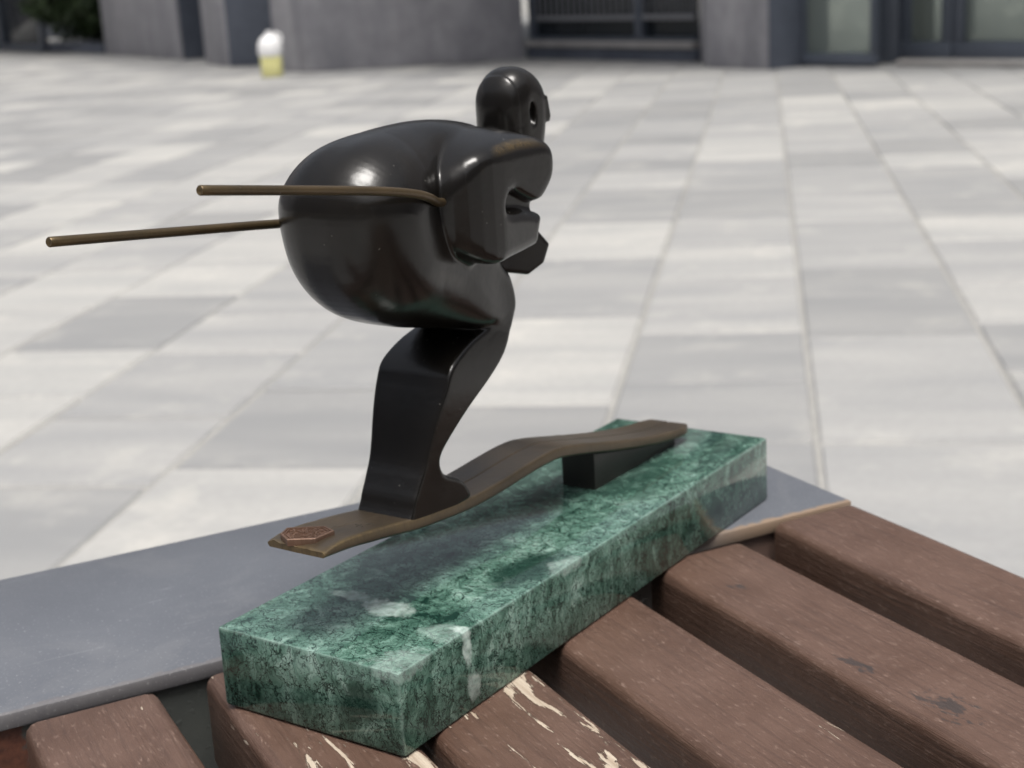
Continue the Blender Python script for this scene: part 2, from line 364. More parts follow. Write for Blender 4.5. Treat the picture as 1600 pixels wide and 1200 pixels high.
def m_slat():
    m = Mat('brown_painted_wood')
    chip = m.n('Attribute', attribute_name='chip', attribute_type='OBJECT').outputs['Fac']
    rnd = m.n('ObjectInfo').outputs['Random']
    off = m.n('CombineXYZ', {0: m.math('MULTIPLY', rnd, 3.), 1: m.math('MULTIPLY', rnd, 7.), 2: 0.}).outputs[0]
    p = m.n('VectorMath', {0: m.co(), 1: off}, operation='ADD').outputs[0]
    grain = m.noise(1, 6, .62, m.map((420, 16, 420), vec=p), .6)
    fine = m.noise(1, 5, .65, m.map((620, 190, 620), vec=p))
    mid = m.noise(26, 5, .6, p)
    cm = m.noise(1, 6, .60, m.map((150, 22, 150), vec=p), .5)
    sep = m.n('SeparateXYZ', {0: m.co()})
    edge = m.math('MULTIPLY', m.step(sep.outputs[0], .002, .020), .085)      # chips run along the far edge
    cm2 = m.math('ADD', m.math('MULTIPLY_ADD', m.math('SUBTRACT', grain, .5), .16, cm), edge)
    th = m.math('SUBTRACT', .80, m.math('MULTIPLY', chip, .185))
    chips = m.step(m.math('SUBTRACT', cm2, th), .0, .012)
    up = m.step(sep.outputs[2], -.012, -.004)
    chips = m.math('MULTIPLY', chips, up)
    paint = m.mix(m.ramp(mid, [(.3, 0.), (.7, 1.)]), (.086, .049, .035), (.126, .077, .058))
    paint = m.mix(m.ramp(grain, [(.34, .45), (.50, 0.)]), paint, (.050, .030, .024))
    paint = m.mix(m.ramp(fine, [(.57, 0.), (.70, .60)]), paint, (.25, .175, .14))     # rubbed speckle
    wood = m.mix(m.ramp(grain, [(.25, 0.), (.7, 1.)]), (.28, .21, .15), (.52, .45, .36))
    wood = m.mix(m.ramp(fine, [(.62, 0.), (.72, .6)]), wood, (.12, .075, .05))
    wobs = m.math('MULTIPLY', m.math('SUBTRACT', m.noise(1, 4, .7, m.map((260, 110, 100))), .5), 3.6)
    smv = m.math('MINIMUM', m.math('MINIMUM', m.dist((-.010, -.178, 0), (.011, .026, .05)), m.dist((-.015, -.132, 0), (.006, .014, .05))), m.dist((-.008, -.045, 0), (.006, .007, .05)))
    smv = m.math('ADD', smv, wobs)
    smk = m.n('Attribute', attribute_name='smudge', attribute_type='OBJECT').outputs['Fac']
    smu = m.math('MULTIPLY', m.math('SUBTRACT', 1., m.step(smv, .25, .5)), smk)
    paint = m.mix(m.math('MULTIPLY', smu, .75), paint, (.035, .032, .032))
    col = m.mix(chips, paint, wood)
    h = m.math('ADD', m.math('MULTIPLY', grain, .7), m.math('MULTIPLY', fine, .35))
    h = m.math('SUBTRACT', h, m.math('MULTIPLY', chips, 1.2))
    m.set(color=col, rough=m.math('MULTIPLY_ADD', chips, .3, m.math('MULTIPLY_ADD', fine, .25, .28)), spec=.45, normal=m.bump(h, .9, .0009))
    return m.m
M_SLAT = m_slat()

def m_plate():
    m = Mat('grey_painted_steel')
    n1 = m.noise(14, 5, .6); n2 = m.noise(700, 3, .6); sc = m.noise(1, 4, .6, m.map((25, 230, 100), rot=(0, 0, .9)), 1.)
    sep = m.n('SeparateXYZ', {0: m.co()})
    col = m.mix(m.ramp(n1, [(.3, 0.), (.7, 1.)]), (.096, .104, .121), (.120, .129, .147))
    col = m.mix(m.ramp(n2, [(.60, 0.), (.72, .6)]), col, (.34, .35, .37))
    col = m.mix(m.ramp(sc, [(.66, 0.), (.74, .40)]), col, (.36, .37, .39))
    col = m.mix(m.ramp(m.noise(9, 6, .7, dist=1.5), [(.50, 0.), (.58, .22)]), col, (.19, .195, .205))
    # front lip: primer and rust show through where the paint has gone
    lip = m.math('SUBTRACT', 1., m.step(m.math('ADD', sep.outputs[1], m.math('MULTIPLY', m.math('SUBTRACT', m.noise(120, 5, .6), .5), .012)), .0015, .004))
    rgt = m.step(sep.outputs[0], .18, .24)
    col = m.mix(m.math('MULTIPLY', lip, m.math('MULTIPLY_ADD', rgt, .75, .15)), col, (.26, .185, .125))
    m.set(color=col, rough=m.math('MULTIPLY_ADD', n2, .22, .30), spec=.5, normal=m.bump(n2, .12, .0004)); return m.m
M_PLATE = m_plate()
def m_channel():
    m = Mat('weathered_steel_frame')
    n1 = m.noise(22, 5, .6); n2 = m.noise(260, 5, .65); sep = m.n('SeparateXYZ', {0: m.co()})
    col = m.mix(m.ramp(n1, [(.3, 0.), (.7, 1.)]), (.030, .034, .033), (.060, .064, .058))
    rust = m.mix(m.ramp(n2, [(.3, 0.), (.7, 1.)]), (.045, .016, .010), (.115, .042, .024))
    k = m.math('SUBTRACT', 1., m.step(m.math('MULTIPLY_ADD', m.math('SUBTRACT', m.noise(70, 5, .7), .5), .05, sep.outputs[0]), -.112, -.104))
    drip = m.ramp(m.noise(1, 3, .5, m.map((160, 1, 14))), [(.42, 0.), (.55, 1.)])
    k = m.math('MULTIPLY', k, m.math('MAXIMUM', m.step(sep.outputs[2], -.034, -.026), m.math('MULTIPLY', drip, m.step(sep.outputs[2], -.050, -.036))))
    col = m.mix(k, col, rust)
    k2 = m.math('MULTIPLY', m.step(sep.outputs[0], .12, .2), m.ramp(n1, [(.3, .3), (.7, .9)]))
    col = m.mix(k2, col, (.12, .075, .06))
    blob = m.ramp(m.noise(230, 2, .4), [(.60, 0.), (.70, 1.)])
    m.set(color=col, rough=.5, normal=m.bump(m.math('ADD', n2, blob), .35, .0006)); return m.m
M_CHAN = m_channel()

def m_paver(name, top=(.53, .525, .51)):
    m = Mat(name)
    rnd = m.math('FRACT', m.math('ADD', m.n('ObjectInfo').outputs['Random'], m.n('Attribute', attribute_name='tone').outputs['Fac']))
    g = m.n('NewGeometry').outputs['Position']
    off = m.n('CombineXYZ', {0: m.math('MULTIPLY', rnd, 40.), 1: m.math('MULTIPLY', rnd, 23.), 2: 0.}).outputs[0]
    p = m.n('VectorMath', {0: g, 1: off}, operation='ADD').outputs[0]
    ca, sa = math.cos(math.radians(25.11)), math.sin(math.radians(25.11))
    al = m.n('VectorMath', {0: p, 1: (ca, sa, 0)}, operation='DOT_PRODUCT').outputs['Value']; ac = m.n('VectorMath', {0: p, 1: (-sa, ca, 0)}, operation='DOT_PRODUCT').outputs['Value']
    rot = m.n('CombineXYZ', {0: m.math('MULTIPLY', al, 6.5), 1: m.math('MULTIPLY', ac, 1.3), 2: 0.}).outputs[0]
    st = m.noise(1.0, 4, .5, rot, .3)
    pat = m.noise(5.5, 6, .62, p)
    fin = m.noise(55, 5, .65, p)
    col = m.mix(m.ramp(st, [(.36, 0.), (.64, 1.)]), (.285, .288, .290), (.352, .350, .343))
    col = m.mix(m.ramp(pat, [(.55, 0.), (.70, .50)]), col, (.47, .46, .43))
    col = m.mix(1., col, m.ramp(rnd, [(0., (.76, .765, .77)), (.35, (.90, .903, .905)), (.7, (1.03, 1.025, 1.015)), (1., (1.26, 1.245, 1.20))]), 'MULTIPLY')
    col = m.mix(m.ramp(fin, [(.3, .25), (.6, 0.)]), col, (.22, .22, .215))
    m.set(color=col, rough=.72, spec=.35, normal=m.bump(fin, .3, .002)); return m.m
M_PAVER = m_paver('concrete_paver')
M_JOINT = plain('sandy_joint', (.29, .285, .268), .9, scale=30)

def m_stone(name, a, b, streak=True):
    m = Mat(name); g = m.n('NewGeometry').outputs['Position']
    n1 = m.noise(.8, 6, .62, m.map((2.6, 2.6, .55), vec=g), .6); n2 = m.noise(7, 5, .65, g)
    col = m.mix(m.ramp(n1, [(.32, 0.), (.68, 1.)]), a, b); col = m.mix(m.ramp(n2, [(.35, .3), (.6, 0.)]), col, tuple(x*.6 for x in a))
    m.set(color=col, rough=.62, normal=m.bump(n2, .4, .01)); return m.m
M_STONE = m_stone('dark_stone_cladding', (.235, .235, .258), (.45, .442, .465))
M_SLATE = m_stone('blue_grey_panel', (.080, .094, .124), (.115, .130, .165))
M_FRAME = plain('dark_aluminium_frame', (.080, .094, .120), .42, 0., .15, 3)
M_RAIL = plain('grey_rail', (.20, .205, .22), .5, 0., .1, 5)
M_SILL = plain('pale_sill', (.30, .29, .28), .6, 0., .15, 5)
M_ROOF = plain('roof_slab', (.30, .30, .30), .8, 0., .15, 2)
def m_glass(name, tint, refl, rough=.05):
    m = Mat(name); n1 = m.noise(1.3, 3, .5, m.n('NewGeometry').outputs['Position'])
    m.set(color=m.mix(n1, tuple(x*.85 for x in tint), tint), metal=refl, rough=rough, normal=m.bump(n1, .05, .02)); return m.m
M_GLASS = m_glass('reflective_glass', (.36, .41, .375), .55)
M_GLASSD = m_glass('dark_glass', (.022, .027, .032), .15)
M_LEAF = Mat('shrub_leaf')
_n = M_LEAF.n('ObjectInfo').outputs['Random']; _g = M_LEAF.noise(3.0, 3, .6, M_LEAF.n('NewGeometry').outputs['Position'])
M_LEAF.set(color=M_LEAF.ramp(_g, [(.3, (.012, .026, .009)), (.7, (.045, .075, .022))]), rough=.55); M_LEAF = M_LEAF.m
M_BARK = plain('shrub_bark', (.10, .075, .05), .9, 0, .2, 20)
M_YEL = plain('yellow_plastic', (.74, .71, .32), .35, 0, .06, 8)
M_WHT = plain('white_plastic', (.82, .82, .82), .35, 0, .04, 8)
M_BLU = plain('blue_label_paper', (.17, .33, .50), .5, 0, .1, 20)
M_RED = plain('red_plastic', (.45, .08, .06), .4, 0, .1, 20)
# ------------------------------------------------------------------ pavement
AZ = math.radians(25.11)
DS = Vector((math.cos(AZ), math.sin(AZ))); DT = Vector((-math.sin(AZ), math.cos(AZ)))
def st2w(s, t): q = DS*s+DT*t; return q.x, q.y
JW = 0.006
pave = link('pavement', mesh('pavement', [(-90, -90, -.006), (90, -90, -.006), (90, 90, -.006), (-90, 90, -.006)], [(0, 1, 2, 3)]), M_JOINT)
tag(pave, kind='structure')
paver_meshes = {}
def paver_mesh(L, Wd):
    k = (round(L, 3), round(Wd, 3))
    if k not in paver_meshes:
        bm = box_bm((-L/2, -Wd/2, -.05), (L/2, Wd/2, 0), .006, 1)
        bmesh.ops.delete(bm, geom=[f for f in bm.faces if f.calc_center_median().z < -.049], context='FACES')
        paver_meshes[k] = bm_mesh('paver', bm)
        paver_meshes[k].materials.append(M_PAVER)
    return paver_meshes[k]
Minv = cam.matrix_world.inverted()
def in_view(s, t, m=1.10):
    x, y = st2w(s, t); q = Minv @ Vector((x, y, 0))
    if q.z > -.2: return None
    fx = 2388.77/800
    return abs(q.x/-q.z*fx) < m and -m < q.y/-q.z*fx*800/600 < m and -q.z
PW = .33
fixed = {-1: [1.40, 1.78, 2.13, 2.51, 3.05, 3.48], -2: [1.22, 1.78, 2.46, 3.13, 3.79]}      # joints that can be read off the photograph
near, rest = [], []
for c in range(-24, 44):
    t0 = .13+PW*c; tm = t0+PW/2; r = random.Random(100+c)
    js = list(fixed.get(c, []))
    if not js: js = [-9+r.random()*.6]
    s = js[0]
    while s > -9: s -= r.choice((.36, .45, .54, .66)); js.insert(0, s)
    s = js[-1]
    while s < 24: s += r.choice((.36, .45, .54, .66)); js.append(s)
    for a, b in zip(js[:-1], js[1:]):
        v = max((in_view(q, tm+dt) or 0) for q in (a, (a+b)/2, b) for dt in (-.15, .15))
        (near if v else rest).append((v, a, b, tm, r.uniform(-.0022, .0012)))
near.sort(); rest += near[290:]; near = near[:290]
for v, a, b, tm, dz in near:
    o = link('paver', paver_mesh(round(b-a-.010, 3), PW-JW), None, pave, (*st2w((a+b)/2, tm), dz), AZ)
bmv, bmf = [], []
for v, a, b, tm, dz in rest:
    if (v and v > 30): continue
    i = len(bmv); h = JW/2
    for s_, t_ in ((a+.007, tm-PW/2+h), (b-.007, tm-PW/2+h), (b-.007, tm+PW/2-h), (a+.007, tm+PW/2-h)): bmv.append((*st2w(s_, t_), dz))
    for k in range(4): p = bmv[i+k]; bmv.append((p[0], p[1], -.03))
    bmf.append((i, i+1, i+2, i+3))
    for k in range(4): bmf.append((i+k, i+4+k, i+4+(k+1) % 4, i+(k+1) % 4))
pr_ = link('distant_pavers', mesh('distant_pavers', bmv, bmf), M_PAVER, pave); tag(pr_, kind='stuff')
at = pr_.data.attributes.new('tone', 'FLOAT', 'FACE'); at.data.foreach_set('value', np.repeat(np.random.RandomState(4).rand(len(bmf)//5), 5).astype(np.float32))

# ------------------------------------------------------------------ building behind the plaza
bld = empty('building', (9.9, 6.0, 0)); BO = Vector((-9.9, -6.0, 0))
tag(bld, 'dark stone clad building with glazed doors along the far side of the plaza', 'building')
def bpart(o, par=None):
    if o.parent is None: o.parent = par or bld
    o.location = BO if o.parent == bld else (0, 0, 0); return o
HT = 3.7
def P(name, pts, z0, z1, mat, par=None, bev=.01): return bpart(prism(name, pts, z0, z1, mat, par, bev), par)
def WB(name, a, b, z0, z1, fr, bk, mat, par=None, bev=.006): return bpart(wall_box(name, a, b, z0, z1, fr, bk, mat, par, bev), par)
P('pillar', [(12.66, 14.58), (11.11, 11.66), (11.9, 11.5), (13.6, 13.9)], 0, HT, M_STONE)
WB('side_panel', (11.12, 11.645), (11.9, 11.49), 0, HT, .02, -.002, M_SLATE)
P('pillar', [(10.55, 10.75), (10.15, 10.15), (10.06, 9.93), (11.2, 10.5)], 0, HT, M_STONE)
WB('side_panel', (10.05, 9.92), (10.13, 9.40), 0, HT, .02, .1, M_SLATE)
P('recess_wall', [(10.14, 9.38), (9.75, 8.70), (11.2, 9.3), (11.2, 9.9)], 0, HT, M_SLATE)
P('wall', [(9.41, 8.78), (9.21, 8.25), (10.34, 6.86), (11.6, 8.0), (10.7, 9.2)], 0, HT, M_STONE)
P('pillar', [(9.60, 4.85), (9.17, 4.58), (8.88, 3.99), (9.6, 4.05), (10.4, 4.6)], 0, HT, M_STONE)
WB('side_panel', (8.885, 3.985), (9.12, 3.86), 0, HT, .015, .03, M_SLATE)
# low window between the wall and the pillar
a, b = Vector((10.42, 6.86)), Vector((9.66, 4.91)); L = lambda f: a.lerp(b, f)
WB('plinth', L(0), L(1), 0, .095, .03, .3, M_SLATE)
WB('sill', L(0), L(1), .096, .145, .06, .1, M_SILL)
win = empty('window', tuple(-BO)); win.parent = bld; win.location = (0, 0, 0)
def WW(name, f0, f1, z0, z1, fr, bk, mat):
    o = wall_box(name, L(f0), L(f1), z0, z1, fr, bk, mat, win, .004); o.location = BO; return o
WW('pane', .03, .66, .17, 2.6, -.05, .06, M_GLASSD); WW('pane', .70, .985, .17, 2.6, -.05, .06, M_GLASSD)
WW('frame', .0, .99, .146, .172, .0, .08, M_FRAME); WW('frame', .66, .70, .172, 2.6, .0, .08, M_FRAME); WW('frame', .0, .03, .172, 2.6, .0, .08, M_FRAME); WW('frame', .0, 1., 2.6, 2.66, .0, .08, M_FRAME)
WW('rail', .04, .98, .300, .335, -.012, .03, M_RAIL)
for k in range(26):
    f = .05+.92*k/25
    WW('baluster', f-.004, f+.004, .336, .95, -.02, .03, M_RAIL)
WW('rail', .04, .98, .951, .99, -.012, .03, M_RAIL)
WB('lintel_wall', L(-.03), L(1.03), 2.665, HT, .02, .3, M_STONE)
# glazed doors on the right
def glazed(nm, a, b, z_rail, glass, n=1, stile=.07, handle=True):
    a, b = Vector(a), Vector(b); ln = (b-a).length; d = (b-a)/ln
    dr = empty(nm, (0, 0, 0)); dr.parent = bld
    def q(name, s0, s1, z0, z1, fr, bk, mat):
        o = wall_box(name, a+d*s0, a+d*s1, z0, z1, fr, bk, mat, dr, .004); o.location = BO; return o
    q('bottom_rail', 0, ln, .012, z_rail, .03, .04, M_FRAME); q('top_rail', 0, ln, 2.2, 2.3, .03, .04, M_FRAME)
    q('stile', 0, stile, z_rail+.001, 2.199, .03, .04, M_FRAME); q('stile', ln-stile, ln, z_rail+.001, 2.199, .03, .04, M_FRAME)
    q('pane', stile+.001, ln-stile-.001, z_rail+.001, 2.199, .0, .02, glass)
    if handle: q('handle', ln-stile*.75, ln-stile*.4, .85, 1.25, .09, -.06, M_SILL)
    return dr
glazed('glass_door', (9.115, 3.85), (8.975, 3.30), .082, M_GLASS, stile=.03)
WB('door_post', (9.30, 3.44), (9.33, 3.28), 0, 2.3, .05, .1, M_FRAME)
fa, fb = Vector((9.33, 3.275)), Vector((9.03, 2.20)); dd = (fb-fa).normalized()
cur = fa
for ln in (.40, .62, .62, .62):
    nx = cur+dd*ln; glazed('glass_door', cur+dd*.004, nx-dd*.004, .13, M_GLASS, stile=.075); cur = nx
WB('lintel_wall', (9.36, 4.2), tuple(cur+dd*.3), 2.301, HT, .06, .3, M_STONE)
WB('interior_wall', (10.9, 4.4), (10.4, .2), 0, HT, .0, .1, M_SILL)
P('threshold', [tuple(Vector((9.30, 3.26))), tuple(cur), tuple(cur-Vector((.20, -.05))), (9.02, 3.20)], .004, .03, M_SILL, None, .004)
P('pillar', [tuple(cur+dd*.02), tuple(cur+dd*.75), tuple(cur+dd*.75+Vector((.8, .2))), tuple(cur+dd*.02+Vector((.8, .2)))], 0, HT, M_STONE)
# far left glazing and the wall above
glazed('glass_door', (14.05, 18.35), (13.35, 16.52), .10, M_GLASSD, stile=.16)
WB('side_wall', (14.9, 20.6), (14.08, 18.45), 0, HT, .0, .3, M_SLATE)
WB('threshold_rail', (13.33, 16.45), (12.70, 14.68), 0, .11, .0, .12, M_SLATE)
WB('lintel_wall', (14.10, 18.5), (12.67, 14.6), 2.32, HT, .05, .3, M_STONE)
WB('back_wall', (18.2, 22.6), (14.9, 13.6), 0, HT, .0, .2, M_SLATE)
P('roof', [(8.2, .2), (8.2, 3.6), (8.7, 8.0), (10.6, 11.8), (13.6, 20.0), (20, 20), (16, 8), (12, .2)], HT+.002, HT+.35, M_ROOF, None, .02)

# unseen walls added beside and behind the camera to block low sky light
for a_, b_ in (((14.9, 20.75), (-11, 19.0)), ((-11.0, 18.6), (-11.0, -13.6)), ((-10.6, -14), (8.9, -11.5)), ((8.75, -11.1), (8.35, -.25))):
    WB('added_shade_wall', a_, b_, 0, 9.0, .0, .4, M_STONE, None, .02)
# shrub standing in for greenery reflected in the left glazing
def shrub(loc, rx, rz, nleaf, label):
    r = random.Random(5); root = empty('shrub', loc); tag(root, label, 'shrub')
    v, f = [], []
    for k in range(nleaf):
        while True:
            q = Vector((r.uniform(-1, 1), r.uniform(-1, 1), r.uniform(-1, 1)))
            if .35 < q.length < 1 + .25*noise.noise(q*2.3): break
        c = Vector((q.x*rx, q.y*rx, rz*(1+q.z)*.62+.1)); n = Vector((r.gauss(0, 1), r.gauss(0, 1), r.gauss(.5, 1))).normalized()
        t = n.orthogonal().normalized(); t = Matrix.Rotation(r.uniform(0, 6.28), 3, n) @ t; b = n.cross(t); s = r.uniform(.035, .07)
        i = len(v); v += [c-t*s, c+b*s*.45, c+t*s, c-b*s*.45]; f.append((i, i+1, i+2, i+3))
    link('foliage', mesh('foliage', v, f), M_LEAF, root)
    for k in range(5):
        a = r.uniform(0, 6.28); e = Vector((math.cos(a)*rx*.6, math.sin(a)*rx*.6, rz*r.uniform(.6, 1)))
        link('stem', tube_mesh('stem', [(0, 0, 0), e*.45+Vector((0, 0, .1)), e], [.022, .015, .006], 7), M_BARK, root)
shrub((13.75, 15.75, 0), .98, 1.0, 9000, 'dark green shrub standing in for greenery reflected in the far left glazing')

# jug standing against the wall
jug = empty('jug', (8.80, 8.25, 0), math.radians(-50))
tag(jug, 'yellow plastic jug with white shoulder and blue label on the paving by the wall', 'jug')
def rsq(name, rings, mat, par, seg=32, p=4.0):
    v, f = [], []
    for hx, hy, z in rings:
        for k in range(seg):
            a = 2*math.pi*k/seg; c, s_ = math.cos(a), math.sin(a); rr = (abs(c)**p+abs(s_)**p)**(-1/p); v.append((hx*c*rr, hy*s_*rr, z))
    n = len(rings)
    for i in range(n-1):
        for k in range(seg): f.append((i*seg+k, i*seg+(k+1) % seg, (i+1)*seg+(k+1) % seg, (i+1)*seg+k))
    f.append(tuple(range(seg))[::-1]); f.append(tuple((n-1)*seg+k for k in range(seg)))
    me = mesh(name, v, f, True); me.set_sharp_from_angle(angle=math.radians(50)); return link(name, me, mat, par)
rsq('body', [(.076, .066, 0), (.084, .072, .012), (.086, .074, .10), (.086, .074, .160)], M_YEL, jug)
rsq('shoulder', [(.090, .078, .161), (.100, .086, .20), (.092, .080, .265), (.064, .055, .310), (.03, .03, .326)], M_WHT, jug, p=2.6)
lathe('cap', [(.026, .323), (.027, .350), (.020, .356)], M_WHT, jug, seg=24)
link('handle', tube_mesh('handle', [(.03, 0, .318), (.06, 0, .338), (.09, 0, .315), (.094, 0, .270)], .012, 10), M_WHT, jug)
lab = box('label_sheet', (-.0815, -.05, .075), (-.0775, .05, .159), M_BLU, jug)

# ------------------------------------------------------------------ bench
E_ = Vector((.8776, -.4794)); N_ = Vector((.4794, .8776)); BA = math.atan2(E_.y, E_.x)
bench = empty('bench', (0, 0, 0), BA); tag(bench, 'bench with brown painted wooden slats and grey steel end plate', 'bench')
random.seed(3)
slats = [(.2445, .2950, .1150, .12, 0), (.1675, .2195, .1050, .22, 1), (.0915, .1440, .1050, .30, 0), (.0160, .0725, .1050, 1.15, 0), (-.0420, .0105, .1075, 1.15, 0), (-.1130, -.0610, .1060, .35, 0)]
for e0, e1, n1, chip, sm in slats:
    w = (e1-e0)/2; n0 = -1.35; ln = n1-n0
    bm = bmesh.new(); bmesh.ops.create_cube(bm, size=1)
    for v in bm.verts: v.co = Vector((v.co.x*2*w, (v.co.y-.5)*ln, (v.co.z-.5)*.042))
    ed = [e for e in bm.edges if abs((e.verts[0].co-e.verts[1].co).normalized().y) > .9]
    bmesh.ops.bevel(bm, geom=ed, offset=.0050, segments=3, profile=.5, affect='EDGES')
    bm.faces.ensure_lookup_table(); endf = [f for f in bm.faces if abs(f.normal.y) > .9]
    ed = {e for f in endf for e in f.edges}
    bmesh.ops.bevel(bm, geom=list(ed), offset=.0022, segments=2, profile=.5, affect='EDGES')
    # a few cuts so that the long edges are not ruler straight
    bmesh.ops.subdivide_edges(bm, edges=[e for e in bm.edges if abs(e.verts[0].co.y-e.verts[1].co.y) > .5], cuts=60)
    for v in bm.verts:
        q = Vector((e0*30+v.co.x*8, v.co.y*9, v.co.z*8)); a = noise.noise_vector(q)
        v.co += Vector((a.x*.0007, 0, min(a.z, 0.0)*.0007 if v.co.z > -.006 else 0))
    o = link('slat', bm_mesh('slat', bm, 40), M_SLAT, bench, ((e0+e1)/2, n1, GZ-.0002))
    o['chip'] = chip; o['smudge'] = float(sm)
# steel end: top plate with a folded lip, channel and legs
pl = box('end_plate', (-.30, 0, -.007), (.2955, .1487, 0), M_PLATE, bench, .0012, 2, (0, .1174, GZ-.0001))
tag(pl, 'grey painted steel end plate with worn front lip')
box('frame_channel', (-.298, 0, -.075), (.2935, .006, -.0072), M_CHAN, bench, .001, 2, (0, .1200, GZ))
box('frame_channel', (-.298, 0, -.075), (.2935, .006, -.0072), M_CHAN, bench, .001, 2, (0, .2590, GZ))
for sx in (-.27, .24):
    box('leg', (sx, .135, .0), (sx+.05, .255, GZ-.0755), M_CHAN, bench, .002)
    box('leg', (sx, -1.30, .0), (sx+.05, -1.18, GZ-.0905), M_CHAN, bench, .002)
for y in (-.10, -.75, -1.26): box('cross_bar', (-.28, y, GZ-.09), (.29, y+.05, GZ-.0425), M_CHAN, bench, .002)
# ------------------------------------------------------------------ the statuette
SX, SY, SZ, YC = .3000, .08771, .03252, .0463
stt = empty('skier_statuette', (SX/2, SY/2, GZ)); SO = (-SX/2, -SY/2, 0)
tag(stt, 'dark bronze skier statuette with two poles on a green marble base', 'statuette')
base = box('marble_base', (0, 0, 0), (SX, SY, SZ), M_MARBLE, stt, .0013, 2, SO)
tag(base, 'polished green veined marble base')

def wear_attr(me, amount=None, gain=1.0, extra=None):
    """convex edges rubbed bright: mean curvature of the mesh, smoothed, stored as a point attribute"""
    n = len(me.vertices); co = np.empty(n*3); me.vertices.foreach_get('co', co); co = co.reshape(-1, 3)
    no = np.empty(n*3, np.float32); me.vertices.foreach_get('normal', no); no = no.reshape(-1, 3)
    ed = np.empty(len(me.edges)*2, int); me.edges.foreach_get('vertices', ed); ed = ed.reshape(-1, 2)
    deg = np.bincount(ed.ravel(), minlength=n).astype(float); deg[deg == 0] = 1
    def avg(x):
        r = np.zeros_like(x)
        np.add.at(r, ed[:, 0], x[ed[:, 1]]); np.add.at(r, ed[:, 1], x[ed[:, 0]])
        return r/(deg[:, None] if x.ndim > 1 else deg)
    lap = avg(co)-co; l2 = ((co[ed[:, 0]]-co[ed[:, 1]])**2).sum(1); ml = np.zeros(n)
    np.add.at(ml, ed[:, 0], l2); np.add.at(ml, ed[:, 1], l2); ml /= deg
    H = -(lap*no).sum(1)/np.maximum(ml, 1e-12)
    for _ in range(3): H = .5*H+.5*avg(H)
    wv = np.clip((H-amount[0])/(amount[1]-amount[0]), 0, 1)*gain
    if extra is not None: wv = np.maximum(wv, extra(co))
    at = me.attributes.new('wear', 'FLOAT', 'POINT'); at.data.foreach_set('value', wv.astype(np.float32))

gr = Grid((18, -44, 61), (186, 44, 233), .6)
V, Q = surface_nets(skier_field(gr), gr)
me = mesh('skier_figure', V/1000+np.array([0, YC, 0]), Q, True)
def rub(co):
    # long polished arc along the top of the near shoulder
    pts = np.array([(.0840, .0135, .1955), (.0885, .0130, .1985), (.095, .0125, .2008), (.106, .0125, .2022), (.119, .0125, .2008), (.126, .0125, .198)])
    d = np.full(len(co), 9.)
    for a, b in zip(pts[:-1], pts[1:]):
        e = b-a; t = np.clip(((co-a)@e)/(e@e), 0, 1); d = np.minimum(d, np.linalg.norm(co-a-t[:, None]*e, axis=1))
    return np.clip(1.15-d/.0028, 0, 1)*.9
wear_attr(me, (220, 600), .22, rub)
fig = link('skier_figure', me, M_FIG, stt, SO); tag(fig, 'crouching dark bronze skier with goggles and arms tucked forward')

# skis: a joined pair with a groove between them, riding over a bump
prof = np.array([(.0035, .0716), (.010, .0718), (.018, .0714), (.030, .0700), (.045, .0678), (.056, .0660), (.075, .0641), (.092, .0628), (.113, .0629), (.135, .0641), (.150, .0646), (.160, .0641), (.168, .0627), (.182, .0595), (.200, .0551), (.225, .0493), (.248, .0446), (.265, .0420), (.278, .0407), (.2825, .0404)])
thick = np.array([(.0, .0030), (.010, .0038), (.03, .0046), (.06, .0050), (.12, .0052), (.17, .0052), (.22, .0048), (.282, .0044)])
def cr(P_, x):       # monotone smooth interpolation
    i = np.clip(np.searchsorted(P_[:, 0], x)-1, 0, len(P_)-2); h = P_[i+1, 0]-P_[i, 0]; t = (x-P_[i, 0])/h
    sl = np.gradient(P_[:, 1], P_[:, 0]); return (2*t**3-3*t**2+1)*P_[i, 1]+(t**3-2*t**2+t)*h*sl[i]+(-2*t**3+3*t**2)*P_[i+1, 1]+(t**3-t**2)*h*sl[i+1]
NS = 150; xs = np.linspace(.0035, .282, NS); v, f = [], []
hwid = .01375
ring0 = None
for i, x in enumerate(xs):
    zt = cr(prof, x); th = np.interp(x, thick[:, 0], thick[:, 1])
    hw = hwid*(1-.03*math.sin((x-.05)/.1)) - (max(0, (x-.274)/.008)**2)*.0026
    r_ = .0009; g0 = .0007 if .07 < x else .0003
    jit = [noise.noise(Vector((x*190, k*3.1, 0)))*.00018 for k in range(4)]
    ys = [(-hw, -th+r_), (-hw, -r_+jit[0]), (-hw+.0003, -.0003), (-hw+r_, 0+jit[0])]
    top = [(-hw+r_ + (hw-r_-g0)*k/7, 0) for k in range(1, 8)] + [(0, -g0*1.0)] + [(g0+(hw-r_-g0)*k/7, 0) for k in range(0, 7)]
    ring = ys+top+[(hw-r_, jit[1]), (hw-.0003, -.0003), (hw, -r_), (hw, -th+r_), (hw-r_, -th), (0, -th), (-hw+r_, -th)]
    n_ = len(ring)
    for (yy, zz) in ring:
        bend = 0.0
        xx = x
        if i == 0: xx += noise.noise(Vector((yy*420, zz*300, 4)))*.0009 + (yy/hwid)*.0006
        if x < .012:      # rough cast tail, thinner at the very end
            k = 1-(x-.0035)/.0085; zz = zz - (0.0007*k + .0006*k*noise.noise(Vector((yy*330, x*300, 2)))) * (1 if zz > -th*.5 else -.3)
        v.append((xx, yy+YC, zt+zz))
    if i:
        o0 = (i-1)*n_; o1 = i*n_
        for k in range(n_): f.append((o0+k, o0+(k+1) % n_, o1+(k+1) % n_, o1+k))
f.append(tuple(range(n_))); f.append(tuple((NS-1)*n_+k for k in range(n_))[::-1])
